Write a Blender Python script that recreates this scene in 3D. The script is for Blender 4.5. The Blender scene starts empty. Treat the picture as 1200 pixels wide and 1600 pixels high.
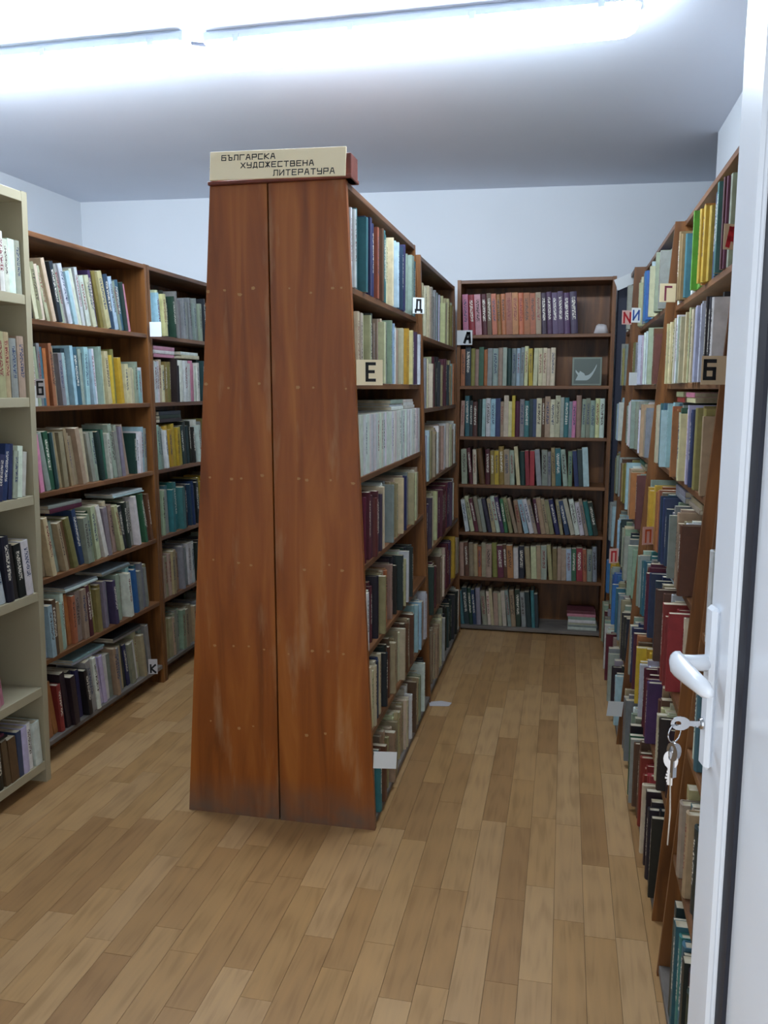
import bpy, math, random
from mathutils import Matrix, Vector

# ------------------------------------------------------------------ camera, world, exposure
SC = bpy.context.scene
COL = SC.collection
FPX, PITCH, YAW = 1300.0, 0.146632, 0.213571
CAM_H = 1.5
cp_, sp_, cy_, sy_ = math.cos(PITCH), math.sin(PITCH), math.cos(YAW), math.sin(YAW)
FW = Vector((-sy_ * cp_, cy_ * cp_, -sp_)); RT = Vector((cy_, sy_, 0)); UP = RT.cross(FW)
cam_d = bpy.data.cameras.new('camera'); cam = bpy.data.objects.new('camera', cam_d); COL.objects.link(cam)
cam_d.sensor_fit = 'VERTICAL'; cam_d.sensor_height = 24.0; cam_d.lens = 24.0 * FPX / 1600.0
cam_d.clip_start = 0.05
m = Matrix.Identity(4)
for i in range(3):
    m[i][0] = RT[i]; m[i][1] = UP[i]; m[i][2] = -FW[i]
m.translation = (0, 0, CAM_H)
cam.matrix_world = m
SC.camera = cam
vs = SC.view_settings
vs.view_transform = 'Standard'; vs.look = 'None'; vs.gamma = 1.0; vs.use_curve_mapping = False
vs.exposure = 0.72
world = bpy.data.worlds.new('hall_daylight'); SC.world = world; world.use_nodes = True
bgn = world.node_tree.nodes['Background']
bgn.inputs[0].default_value = (0.86, 0.93, 1.0, 1); bgn.inputs[1].default_value = 1.3
LAMP_POWER = 31.0
LAMP_COLOR = (0.79, 0.92, 1.06)

random.seed(7)
rnd = random.random
def U(a, b): return a + (b - a) * random.random()
def ray(px, py):
    return RT * ((px - 600) / FPX) - UP * ((py - 800) / FPX) + FW
def at_y(px, py, y):
    d = ray(px, py); return d * (y / d.y) + Vector((0, 0, CAM_H))
def at_z(px, py, z):
    d = ray(px, py); return d * ((z - CAM_H) / d.z) + Vector((0, 0, CAM_H))
def proj(P):
    q = Vector(P) - Vector((0, 0, CAM_H)); w = q.dot(FW)
    if w < 0.05: return None
    return (600 + FPX * q.dot(RT) / w, 800 - FPX * q.dot(UP) / w, w)

# ------------------------------------------------------------------ mesh helpers
class MB:
    def __init__(s): s.v = []; s.f = []; s.m = []
    def add(s, vs, fs, mi=0):
        o = len(s.v); s.v += [tuple(p) for p in vs]
        for f in fs: s.f.append(tuple(i + o for i in f)); s.m.append(mi)
        return s
    def box(s, x0, x1, y0, y1, z0, z1, mi=0, b=0.0):
        if b <= 0:
            return s.add([(x0,y0,z0),(x1,y0,z0),(x1,y1,z0),(x0,y1,z0),(x0,y0,z1),(x1,y0,z1),(x1,y1,z1),(x0,y1,z1)],
                     [(0,3,2,1),(4,5,6,7),(0,1,5,4),(1,2,6,5),(2,3,7,6),(3,0,4,7)], mi)
        X, Y, Z = (x0, x1), (y0, y1), (z0, z1); vs = []; idx = {}
        for i in (0, 1):
            for j in (0, 1):
                for k in (0, 1):
                    sx, sy, sz = (b if i == 0 else -b), (b if j == 0 else -b), (b if k == 0 else -b)
                    for ax in range(3):
                        p = [X[i] + sx, Y[j] + sy, Z[k] + sz]; p[ax] = (X[i], Y[j], Z[k])[ax]
                        idx[(i, j, k, ax)] = len(vs); vs.append(tuple(p))
        fs = []
        for ax in range(3):
            a1, a2 = (ax + 1) % 3, (ax + 2) % 3
            for sgn in (0, 1):
                q = []
                for (p1, p2) in ((0, 0), (1, 0), (1, 1), (0, 1)):
                    c = [0, 0, 0]; c[ax] = sgn; c[a1] = p1; c[a2] = p2; q.append(idx[(c[0], c[1], c[2], ax)])
                fs.append(tuple(q if sgn else q[::-1]))
        for ax in range(3):
            a1, a2 = (ax + 1) % 3, (ax + 2) % 3
            for p1 in (0, 1):
                for p2 in (0, 1):
                    c0 = [0, 0, 0]; c0[a1] = p1; c0[a2] = p2; c0[ax] = 0; c1 = list(c0); c1[ax] = 1
                    q = (idx[(*c0, a1)], idx[(*c1, a1)], idx[(*c1, a2)], idx[(*c0, a2)])
                    fs.append(q if p1 == p2 else q[::-1])
        for i in (0, 1):
            for j in (0, 1):
                for k in (0, 1):
                    q = (idx[(i, j, k, 0)], idx[(i, j, k, 1)], idx[(i, j, k, 2)])
                    fs.append(q if (i + j + k) % 2 else q[::-1])
        return s.add(vs, fs, mi)
    def prism(s, pts, ax, a0, a1, mi=0):
        # polygon pts (in the two other axes, in cyclic order) extruded along axis ax
        n = len(pts); vs = []
        for a in (a0, a1):
            for (p, q) in pts:
                vs.append((a, p, q) if ax == 0 else ((q, a, p) if ax == 1 else (p, q, a)))
        fs = [tuple(range(n))[::-1], tuple(range(n, 2 * n))] + [(i, (i + 1) % n, n + (i + 1) % n, n + i) for i in range(n)]
        return s.add(vs, fs, mi)
    def tube(s, pts, r, seg=8, mi=0):
        pts = [Vector(p) for p in pts]; n = len(pts); rings = []
        base = len(s.v)
        for i, p in enumerate(pts):
            t = (pts[min(i + 1, n - 1)] - pts[max(i - 1, 0)]).normalized()
            a = t.cross(Vector((0, 0, 1)))
            if a.length < 1e-3: a = t.cross(Vector((0, 1, 0)))
            a.normalize(); b = t.cross(a)
            rr = r[i] if isinstance(r, (list, tuple)) else r
            for k in range(seg):
                an = 2 * math.pi * k / seg
                s.v.append(tuple(p + (a * math.cos(an) + b * math.sin(an)) * rr))
        for i in range(n - 1):
            for k in range(seg):
                k2 = (k + 1) % seg
                s.f.append((base + i*seg + k, base + i*seg + k2, base + (i+1)*seg + k2, base + (i+1)*seg + k)); s.m.append(mi)
        s.f.append(tuple(base + k for k in range(seg))[::-1]); s.m.append(mi)
        s.f.append(tuple(base + (n-1)*seg + k for k in range(seg))); s.m.append(mi)
        return s
    def mesh(s, name, mats):
        me = bpy.data.meshes.new(name); me.from_pydata(s.v, [], s.f)
        if not isinstance(mats, (list, tuple)): mats = [mats]
        for mt in mats: me.materials.append(mt)
        me.polygons.foreach_set('material_index', s.m)
        me.update(); return me
    def build(s, name, mats, parent=None, smooth=False):
        me = s.mesh(name, mats)
        if smooth: me.polygons.foreach_set('use_smooth', [True] * len(me.polygons))
        o = bpy.data.objects.new(name, me); COL.objects.link(o)
        if parent: o.parent = parent
        return o
def tag(o, label=None, cat=None, group=None, kind=None):
    if label: o['label'] = label
    if cat: o['category'] = cat
    if group: o['group'] = group
    if kind: o['kind'] = kind
    return o
def empty(name, loc=(0, 0, 0), rz=0.0):
    o = bpy.data.objects.new(name, None); COL.objects.link(o); o.location = loc; o.rotation_euler = (0, 0, rz)
    o.empty_display_size = 0.1
    return o

# ------------------------------------------------------------------ materials
def srgb(r, g, b):
    f = lambda c: (c / 12.92 if c <= 0.04045 else ((c + 0.055) / 1.055) ** 2.4)
    return (f(r / 255), f(g / 255), f(b / 255), 1.0)
def newmat(name, rough=0.5, color=(0.8, 0.8, 0.8, 1), spec=0.5):
    mt = bpy.data.materials.new(name); mt.use_nodes = True
    nt = mt.node_tree; b = nt.nodes['Principled BSDF']
    b.inputs['Base Color'].default_value = color; b.inputs['Roughness'].default_value = rough
    b.inputs['Specular IOR Level'].default_value = spec
    return mt, nt, b
def nd(nt, t, **kw):
    n = nt.nodes.new(t)
    for k, v in kw.items(): setattr(n, k, v)
    return n
def ramp(nt, stops):
    r = nd(nt, 'ShaderNodeValToRGB'); e = r.color_ramp.elements
    while len(e) < len(stops): e.new(0.5)
    for i, (p, c) in enumerate(stops): e[i].position = p; e[i].color = c
    return r
def wood(name, dark, mid, light, scale=(9, 9, 0.9), rough=0.42, wear=0.0, coord='Object', grime=0.0):
    mt, nt, b = newmat(name, rough)
    tc = nd(nt, 'ShaderNodeTexCoord'); mp = nd(nt, 'ShaderNodeMapping'); mp.inputs['Scale'].default_value = scale
    nt.links.new(tc.outputs[coord], mp.inputs['Vector'])
    n1 = nd(nt, 'ShaderNodeTexNoise'); n1.inputs['Scale'].default_value = 2.2; n1.inputs['Detail'].default_value = 6; n1.inputs['Distortion'].default_value = 0.9
    nt.links.new(mp.outputs[0], n1.inputs['Vector'])
    r1 = ramp(nt, [(0.30, dark), (0.5, mid), (0.72, light)])
    nt.links.new(n1.outputs['Fac'], r1.inputs['Fac'])
    col = r1.outputs['Color']
    if wear:
        mp2 = nd(nt, 'ShaderNodeMapping'); mp2.inputs['Scale'].default_value = (13, 13, 2.2)
        nt.links.new(tc.outputs[coord], mp2.inputs['Vector'])
        n2 = nd(nt, 'ShaderNodeTexNoise'); n2.inputs['Scale'].default_value = 1.0; n2.inputs['Detail'].default_value = 4; n2.inputs['Roughness'].default_value = 0.6
        nt.links.new(mp2.outputs[0], n2.inputs['Vector'])
        r2 = ramp(nt, [(0.57, (0, 0, 0, 1)), (0.78, (wear, wear, wear, 1))])
        nt.links.new(n2.outputs['Fac'], r2.inputs['Fac'])
        mx = nd(nt, 'ShaderNodeMixRGB'); mx.inputs[2].default_value = srgb(196, 160, 118)
        nt.links.new(r2.outputs['Color'], mx.inputs[0]); nt.links.new(col, mx.inputs[1]); col = mx.outputs[0]
    if grime:   # scuffed dirty foot where mops have worn the varnish
        sp = nd(nt, 'ShaderNodeSeparateXYZ'); nt.links.new(tc.outputs[coord], sp.inputs[0])
        mr = nd(nt, 'ShaderNodeMapRange'); mr.inputs[1].default_value = 0.16; mr.inputs[2].default_value = 0.01
        mr.inputs[3].default_value = 0; mr.inputs[4].default_value = grime
        n3 = nd(nt, 'ShaderNodeTexNoise'); n3.inputs['Scale'].default_value = 14
        nt.links.new(tc.outputs[coord], n3.inputs['Vector'])
        ml = nd(nt, 'ShaderNodeMath', operation='MULTIPLY'); nt.links.new(sp.outputs['Z'], mr.inputs[0])
        nt.links.new(mr.outputs[0], ml.inputs[0]); nt.links.new(n3.outputs['Fac'], ml.inputs[1])
        mx = nd(nt, 'ShaderNodeMixRGB'); mx.inputs[2].default_value = srgb(105, 92, 80)
        nt.links.new(ml.outputs[0], mx.inputs[0]); nt.links.new(col, mx.inputs[1]); col = mx.outputs[0]
    nt.links.new(col, b.inputs['Base Color'])
    bp = nd(nt, 'ShaderNodeBump'); bp.inputs['Strength'].default_value = 0.08; bp.inputs['Distance'].default_value = 0.004
    nt.links.new(n1.outputs['Fac'], bp.inputs['Height']); nt.links.new(bp.outputs[0], b.inputs['Normal'])
    return mt
def plaster(name, color, bump=0.05):
    mt, nt, b = newmat(name, 0.85, color, 0.2)
    tc = nd(nt, 'ShaderNodeTexCoord'); n = nd(nt, 'ShaderNodeTexNoise'); n.inputs['Scale'].default_value = 60; n.inputs['Detail'].default_value = 4
    nt.links.new(tc.outputs['Object'], n.inputs['Vector'])
    bp = nd(nt, 'ShaderNodeBump'); bp.inputs['Strength'].default_value = bump; bp.inputs['Distance'].default_value = 0.004
    nt.links.new(n.outputs['Fac'], bp.inputs['Height']); nt.links.new(bp.outputs[0], b.inputs['Normal'])
    n2 = nd(nt, 'ShaderNodeTexNoise'); n2.inputs['Scale'].default_value = 1.3; nt.links.new(tc.outputs['Object'], n2.inputs['Vector'])
    r = ramp(nt, [(0.3, tuple(c * 0.95 for c in color[:3]) + (1,)), (0.7, color)])
    nt.links.new(n2.outputs['Fac'], r.inputs['Fac']); nt.links.new(r.outputs[0], b.inputs['Base Color'])
    return mt
def plain(name, color, rough=0.5, spec=0.5, metal=0.0):
    mt, nt, b = newmat(name, rough, color, spec); b.inputs['Metallic'].default_value = metal
    return mt

M = {}
M['case'] = wood('varnished_wood', srgb(84, 50, 22), srgb(116, 72, 34), srgb(148, 96, 48))
M['end'] = wood('varnished_end_panel', srgb(122, 62, 16), srgb(150, 80, 24), srgb(170, 100, 38), scale=(7, 7, 0.7), rough=0.36, wear=0.45, grime=1.3)
M['shelf'] = wood('shelf_board_wood', srgb(84, 52, 30), srgb(112, 72, 42), srgb(140, 96, 60), scale=(1.2, 9, 9))
M['dusty'] = wood('dusty_bottom_board', srgb(92, 86, 80), srgb(112, 104, 96), srgb(128, 118, 108), scale=(2, 6, 6), rough=0.8)
M['red'] = wood('dark_red_varnish', srgb(92, 40, 26), srgb(112, 52, 36), srgb(128, 64, 46), scale=(2, 9, 9))
M['beige'] = plain('beige_laminate', srgb(172, 162, 134), 0.5)
M['beige_in'] = plain('beige_back_board', srgb(150, 148, 130), 0.7)
M['grey_plinth'] = plain('grey_plinth', srgb(118, 120, 128), 0.6)
M['wall'] = plaster('white_wall_paint', srgb(234, 238, 242))
M['ceil'] = plaster('white_ceiling_paint', srgb(234, 241, 253), 0.03)
M['upvc'] = plain('white_plastic', srgb(232, 236, 242), 0.22)
M['gasket'] = plain('black_rubber_gasket', srgb(26, 28, 40), 0.5)
M['steel'] = plain('nickel_plated_steel', srgb(190, 190, 192), 0.25, 0.5, 1.0)
M['cord'] = plain('pale_cord', srgb(190, 180, 165), 0.8)
M['housing'] = plain('lamp_housing_grey', srgb(205, 214, 226), 0.5)
M['cable'] = plain('dark_cable', srgb(52, 54, 64), 0.6)
M['ink'] = plain('black_ink', srgb(24, 22, 24), 0.7)
M['ink_red'] = plain('red_ink', srgb(180, 28, 36), 0.7)
M['ink_plum'] = plain('plum_ink', srgb(140, 60, 84), 0.7)
M['ink_orange'] = plain('orange_ink', srgb(196, 84, 44), 0.7)
M['ink_blue'] = plain('blue_ink', srgb(60, 90, 160), 0.7)
M['card_w'] = plain('white_card', srgb(226, 230, 230), 0.7)
M['card_c'] = plain('cream_card', srgb(250, 232, 192), 0.6)
M['card_t'] = plain('tan_card', srgb(200, 172, 138), 0.7)
M['card_p'] = plain('pink_card', srgb(214, 170, 158), 0.7)
M['card_g'] = plain('grey_card', srgb(196, 190, 190), 0.7)
M['spot'] = plain('filler_putty', srgb(178, 130, 80), 0.7)
M['base'] = plain('floor_screed', srgb(70, 52, 36), 0.9)
mt, nt, b = newmat('lamp_diffuser', 0.4)
em = nd(nt, 'ShaderNodeEmission'); em.inputs[0].default_value = (*LAMP_COLOR, 1); em.inputs[1].default_value = LAMP_POWER
nt.links.new(em.outputs[0], nt.nodes['Material Output'].inputs[0]); M['glow'] = mt

# floor planks: tone from the colour attribute, grain from position
def plank_mat():
    mt, nt, b = newmat('printed_wood_plank', 0.38)
    at = nd(nt, 'ShaderNodeAttribute', attribute_name='Col')
    geo = nd(nt, 'ShaderNodeNewGeometry')
    sc = nd(nt, 'ShaderNodeVectorMath', operation='MULTIPLY'); sc.inputs[1].default_value = (17, 1.1, 1)
    sh = nd(nt, 'ShaderNodeVectorMath', operation='MULTIPLY'); sh.inputs[1].default_value = (37, 91, 53)
    ad = nd(nt, 'ShaderNodeVectorMath', operation='ADD')
    nt.links.new(geo.outputs['Position'], sc.inputs[0]); nt.links.new(at.outputs['Vector'], sh.inputs[0])
    nt.links.new(sc.outputs[0], ad.inputs[0]); nt.links.new(sh.outputs[0], ad.inputs[1])
    n1 = nd(nt, 'ShaderNodeTexNoise'); n1.inputs['Scale'].default_value = 1.7; n1.inputs['Detail'].default_value = 3; n1.inputs['Distortion'].default_value = 1.6
    wv = nd(nt, 'ShaderNodeTexWave', wave_type='RINGS'); wv.inputs['Scale'].default_value = 1.6; wv.inputs['Distortion'].default_value = 5; wv.inputs['Detail'].default_value = 2
    nt.links.new(ad.outputs[0], n1.inputs['Vector']); nt.links.new(ad.outputs[0], wv.inputs['Vector'])
    mixf = nd(nt, 'ShaderNodeMath', operation='MULTIPLY_ADD'); mixf.inputs[1].default_value = 0.16
    nt.links.new(wv.outputs['Fac'], mixf.inputs[0]); nt.links.new(n1.outputs['Fac'], mixf.inputs[2])
    r = ramp(nt, [(0.32, (0.76, 0.72, 0.66, 1)), (0.56, (1, 1, 1, 1)), (0.85, (1.12, 1.1, 1.06, 1))])
    nt.links.new(mixf.outputs[0], r.inputs['Fac'])
    mx = nd(nt, 'ShaderNodeMixRGB', blend_type='MULTIPLY'); mx.inputs[0].default_value = 0.85
    nt.links.new(at.outputs['Color'], mx.inputs[1]); nt.links.new(r.outputs[0], mx.inputs[2])
    nt.links.new(mx.outputs[0], b.inputs['Base Color'])
    return mt
M['plank'] = plank_mat()

def book_mat():
    mt, nt, b = newmat('book_cover', 0.5)
    at = nd(nt, 'ShaderNodeAttribute', attribute_name='Col')
    ink = nd(nt, 'ShaderNodeAttribute', attribute_name='Ink')
    uv = nd(nt, 'ShaderNodeUVMap', uv_map='UVMap')
    sx = nd(nt, 'ShaderNodeSeparateXYZ'); nt.links.new(uv.outputs[0], sx.inputs[0])
    # lettering: broken marks running up the spine, inside a title zone
    mp = nd(nt, 'ShaderNodeMapping'); mp.inputs['Scale'].default_value = (5, 26, 1)
    nt.links.new(uv.outputs[0], mp.inputs['Vector'])
    n = nd(nt, 'ShaderNodeTexNoise'); n.inputs['Scale'].default_value = 1.3; n.inputs['Detail'].default_value = 1
    nt.links.new(mp.outputs[0], n.inputs['Vector'])
    g1 = nd(nt, 'ShaderNodeMath', operation='GREATER_THAN'); g1.inputs[1].default_value = 0.5
    nt.links.new(n.outputs['Fac'], g1.inputs[0])
    fr = nd(nt, 'ShaderNodeMath', operation='FRACT'); nt.links.new(sx.outputs['X'], fr.inputs[0])
    cmpx = nd(nt, 'ShaderNodeMath', operation='COMPARE'); cmpx.inputs[1].default_value = 0.5; cmpx.inputs[2].default_value = 0.24
    nt.links.new(fr.outputs[0], cmpx.inputs[0])
    cmpy = nd(nt, 'ShaderNodeMath', operation='COMPARE'); cmpy.inputs[1].default_value = 0.6; cmpy.inputs[2].default_value = 0.27
    nt.links.new(sx.outputs['Y'], cmpy.inputs[0])
    a = nd(nt, 'ShaderNodeMath', operation='MULTIPLY'); c = nd(nt, 'ShaderNodeMath', operation='MULTIPLY'); d = nd(nt, 'ShaderNodeMath', operation='MULTIPLY')
    nt.links.new(g1.outputs[0], a.inputs[0]); nt.links.new(cmpx.outputs[0], a.inputs[1])
    nt.links.new(a.outputs[0], c.inputs[0]); nt.links.new(cmpy.outputs[0], c.inputs[1])
    nt.links.new(c.outputs[0], d.inputs[0]); nt.links.new(ink.outputs['Alpha'], d.inputs[1])
    # handling wear
    tc = nd(nt, 'ShaderNodeTexCoord'); w = nd(nt, 'ShaderNodeTexNoise'); w.inputs['Scale'].default_value = 38; w.inputs['Detail'].default_value = 4
    geo = nd(nt, 'ShaderNodeNewGeometry'); nt.links.new(geo.outputs['Position'], w.inputs['Vector'])
    wr = ramp(nt, [(0.3, (0.78, 0.78, 0.76, 1)), (0.6, (1, 1, 1, 1)), (0.8, (1.15, 1.14, 1.1, 1))])
    nt.links.new(w.outputs['Fac'], wr.inputs['Fac'])
    ml = nd(nt, 'ShaderNodeMixRGB', blend_type='MULTIPLY'); ml.inputs[0].default_value = 0.8
    nt.links.new(at.outputs['Color'], ml.inputs[1]); nt.links.new(wr.outputs[0], ml.inputs[2])
    mx = nd(nt, 'ShaderNodeMixRGB'); nt.links.new(d.outputs[0], mx.inputs[0]); nt.links.new(ml.outputs[0], mx.inputs[1]); nt.links.new(ink.outputs['Color'], mx.inputs[2])
    nt.links.new(mx.outputs[0], b.inputs['Base Color'])
    return mt
def page_mat():
    mt, nt, b = newmat('paper_pages', 0.85, srgb(206, 194, 166), 0.2)
    geo = nd(nt, 'ShaderNodeNewGeometry'); n = nd(nt, 'ShaderNodeTexNoise'); n.inputs['Scale'].default_value = 25
    nt.links.new(geo.outputs['Position'], n.inputs['Vector'])
    r = ramp(nt, [(0.3, srgb(170, 154, 124)), (0.7, srgb(212, 202, 178))])
    nt.links.new(n.outputs['Fac'], r.inputs['Fac']); nt.links.new(r.outputs[0], b.inputs['Base Color'])
    return mt
M['book'] = book_mat(); M['page'] = page_mat()

# ------------------------------------------------------------------ the room
XL, XR, YF, ZC = -3.2, 0.68, 0.42, 2.73
def back_y(x): return 5.22 + (x - XL) * 0.072
fl = MB().box(XL, 1.7, -0.6, 5.6, -0.08, -0.004).build('floor', M['base']); tag(fl, kind='structure')
tag(MB().prism([(XL - .1, YF - .1), (1.8, YF - .1), (1.8, 5.75), (XL - .1, 5.75)], 2, ZC, ZC + .1).build('ceiling', M['ceil']), kind='structure')
tag(MB().box(XL - .1, XL, YF - .1, 5.4, -.08, ZC).build('wall_left', M['wall']), kind='structure')
tag(MB().prism([(XL - .1, back_y(XL - .1)), (1.8, back_y(1.8)), (1.8, back_y(1.8) + .1), (XL - .1, back_y(XL - .1) + .1)], 2, -.08, ZC).build('wall_back', M['wall']), kind='structure')
tag(MB().box(XR, XR + .1, YF - .1, 4.5, -.08, ZC).build('wall_right', M['wall']), kind='structure')
tag(MB().box(XR + .1, 1.8, 4.4, 4.5, -.08, ZC).build('wall_alcove', M['wall']), kind='structure')
tag(MB().box(1.7, 1.8, 4.5, 5.6, -.08, ZC).build('wall_alcove_end', M['wall']), kind='structure')
wf = MB(); wf.box(XL, -.52, YF - .1, YF, -.08, ZC); wf.box(.40, XR, YF - .1, YF, -.08, ZC); wf.box(-.52, .40, YF - .1, YF, 2.24, ZC)
tag(wf.build('wall_front', M['wall']), kind='structure')

# planks
PW = 0.0845
tones = [srgb(*c) for c in ((176, 137, 90), (170, 131, 84), (180, 142, 96), (164, 125, 80), (184, 147, 102), (173, 135, 89), (158, 119, 76), (177, 140, 96))]
foot = [(-1.28, -.60, 2.6, 5.05), (.29, .68, .5, 4.8), (-2.3, -2.0, 2.8, 4.95), (-3.2, -2.3, 0, 5.5), (-2.3, -1.92, 1.0, 2.75), (-.63, .27, 5.05, 5.5)]
planks = []
x = XL
while x < 1.69:
    y = -0.6 - U(0, .5); x1 = min(x + PW, 1.7)
    while y < 5.6:
        L = random.choice((0.36, 0.42, 0.48, 0.54, 0.6)); y0, y1 = max(y, -.6), min(y + L, 5.6)
        if y1 - y0 > .03 and y0 < back_y(x):
            t = random.randrange(len(tones)); full = abs((y1 - y0) - L) < 1e-6 and abs(x1 - x - PW) < 1e-6
            cx, cy = (x + x1) / 2, (y0 + y1) / 2
            vis = 0
            for fx, fy in ((cx, y0 + .02), (cx, cy), (cx, y1 - .02)):
                q = proj((fx, fy, 0))
                if q and -10 < q[0] < 1210 and q[1] < 1610 and not any(a < fx < b_ and c < fy < d for a, b_, c, d in foot):
                    hid = (297 < q[0] < 587 and q[1] < 1280) or q[0] > 1030 or (q[0] < 300 and q[1] < 1040)
                    if not hid: vis += 1.0 / q[2] ** 3
            planks.append((vis * (y1 - y0), x, x1, y0, y1, t, full, L))
        y += L
    x += PW
planks.sort(key=lambda p: -p[0])
def setcol(me, col, name='Col'):
    ca = me.color_attributes.new(name, 'FLOAT_COLOR', 'CORNER')
    ca.data.foreach_set('color', list(col) * len(me.loops))
pm = {}
rest = MB(); restc = []
npl = 0
for (vis, x0, x1, y0, y1, t, full, L) in planks:
    if vis > 0 and npl < 300:
        npl += 1
        w, l = x1 - x0, y1 - y0; key = (round(w, 3), round(l, 3), t)
        if key not in pm:
            mb = MB().box(.0005, w - .0005, .0005, l - .0005, -.005, 0, 0)
            pm[key] = mb.mesh('plank', M['plank']); setcol(pm[key], tones[t])
        o = bpy.data.objects.new('plank', pm[key]); COL.objects.link(o); o.parent = fl; o.location = (x0, y0, 0)
    else:
        rest.box(x0 + .0005, x1 - .0005, y0 + .0005, y1 - .0005, -.005, 0); restc += [tones[t]] * 24
rme = rest.mesh('plank', M['plank'])
ca = rme.color_attributes.new('Col', 'FLOAT_COLOR', 'CORNER')
ca.data.foreach_set('color', [k for c in restc for k in c])
ro = bpy.data.objects.new('plank_remainder', rme); COL.objects.link(ro); ro.parent = fl; tag(ro, kind='stuff')

# ------------------------------------------------------------------ ceiling lamps
def lamp(x0, x1, y, label):
    r = empty('ceiling_lamp', (x0, y, ZC)); L = x1 - x0
    tag(r, label, 'lamp', 'ceiling lamps')
    hp = [(-.060, 0), (-.066, -.010), (-.070, -.034), (.070, -.034), (.066, -.010), (.060, 0)]
    MB().prism(hp, 0, .012, L - .012).build('housing', M['housing'], r)
    # rounded diffuser trough with tapered ends
    st = [(0, .62), (.012, .82), (.035, .96), (.07, 1), (L - .07, 1), (L - .035, .96), (L - .012, .82), (L, .62)]
    prof = [(math.cos(math.pi * k / 12) * .066, -.032 - .082 * math.sin(math.pi * k / 12) ** .78) for k in range(13)]
    mb = MB(); n = len(prof)
    for (px, s) in st:
        mb.v += [(px, a * s, -.030 + (b_ + .030) * s) for a, b_ in prof]
    for i in range(len(st) - 1):
        for k in range(n - 1):
            mb.f.append((i*n + k, i*n + k + 1, (i+1)*n + k + 1, (i+1)*n + k)); mb.m.append(0)
    mb.f.append(tuple(range(n))); mb.m.append(0); mb.f.append(tuple((len(st)-1)*n + k for k in range(n))[::-1]); mb.m.append(0)
    mb.build('diffuser', M['glow'], r, True)
    for e in (0, 1):
        x_ = -.004 if e == 0 else L - .026
        MB().box(x_, x_ + .03, -.066, .066, -.04, -.004, 0, .004).build('end_cap', M['housing'], r)
    for k in range(4):
        x_ = .12 + (L - .24) * k / 3
        for sd in (-1, 1):
            MB().box(x_ - .012, x_ + .012, sd * .066 - .005, sd * .066 + .005, -.046, -.02, 0, .002).build('clip', M['housing'], r)
    return r
lamp(-2.84, -1.335, 2.93, 'white fluorescent ceiling lamp above the bookcase beside the beige shelf unit')
lamp(-1.27, .19, 2.96, 'white fluorescent ceiling lamp over the aisle, right of the sign')
o = MB().tube([(-1.36, 2.93, 2.712), (-1.32, 2.935, 2.706), (-1.29, 2.95, 2.706), (-1.25, 2.96, 2.712)], .006, 6).build('lamp_cable', M['cable'])
tag(o, 'short dark cable joining the two ceiling lamps', 'cable')

# ------------------------------------------------------------------ bookcases
class Case: pass
def bookcase(ref, name, label, O, theta, L, zs, D, lean, side=.022, group='wooden bookcases', mats=None, back=(0, 1), dusty=True, end_left=None, end_right=None, front_t=.02, H=None):
    c = Case(); c.ref = ref; c.O = Vector(O); c.th = theta; c.L = L; c.zs = zs; c.D = D; c.lean = lean; c.side = side
    c.U = Vector((math.cos(theta), math.sin(theta), 0)); c.V = Vector((-math.sin(theta), math.cos(theta), 0))
    mw, ms, mbk = mats or (M['case'], M['shelf'], M['case'])
    r = empty(name, O, theta); tag(r, label, 'bookcase', group); c.root = r
    H = H or zs[0]; c.H = H
    poly = [(0, 0), (D, 0), (D, H), (lean * H, H)]
    MB().prism(poly, 0, 0, side).build('side_panel', end_left or mw, r)
    MB().prism(poly, 0, L - side, L).build('side_panel', end_right or mw, r)
    MB().box(side, L - side, lean * H, D - .012, H - front_t - .002, H - .002, 0, .0015).build('top_board', ms, r)
    for k, z in enumerate(zs[1:]):
        last = k == len(zs) - 2
        MB().box(side, L - side, lean * z + .002, D - .012, z - front_t * .5, z + front_t * .5, 0, .0015).build('bottom_board' if last else 'shelf', M['dusty'] if last and dusty else ms, r)
    if zs[-1] > .035:
        MB().box(side, L - side, .09, .106, 0, zs[-1] - front_t * .5).build('plinth', mats[0] if mats and False else (M['grey_plinth'] if ref == 'ME' else mw), r)
    if back:
        MB().box(side + back[0] * (L - 2 * side), side + back[1] * (L - 2 * side), D - .012, D, .03, H - .004).build('back_panel', mbk, r)
    c.front_t = front_t
    return c
HP = math.pi / 2
Z7 = [2.14, 1.81, 1.51, 1.205, .912, .615, .333, .022]
Z6 = [2.10, 1.735, 1.40, 1.055, .715, .385, .03]
ZL = [2.095, 1.756, 1.423, 1.087, .745, .420, .085]
ZM = [2.18, 1.812, 1.453, 1.098, .735, .365, .07]
C = {}
C['C1'] = bookcase('C1', 'tapered_bookcase', 'tall tapered wooden bookcase with its end panel under the sign, facing the narrow aisle', (-.595, 2.6, 0), HP, 1.225, Z7, .341, .042, end_left=M['end'])
C['C3'] = bookcase('C3', 'tapered_bookcase', 'tall tapered wooden bookcase under the sign, backing onto the aisle one', (-1.283, 3.825, 0), -HP, 1.225, Z7, .341, .07, end_right=M['end'])
C['C2'] = bookcase('C2', 'tapered_bookcase', 'tapered wooden bookcase between the signed bookcase and the back-wall bookcase', (-.60, 3.828, 0), HP, 1.2, Z6, .336, .03)
C['C4'] = bookcase('C4', 'tapered_bookcase', 'tapered wooden bookcase behind the signed one, facing the beige unit side', (-1.275, 5.028, 0), -HP, 1.2, Z6, .336, .05)
C['BK'] = bookcase('BK', 'bookcase', 'dark wooden bookcase across the end of the aisle with a half-empty bottom shelf', (-.652, 5.07, 0), 0, .915, Z7[:-1] + [.02], .27, .0)
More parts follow.
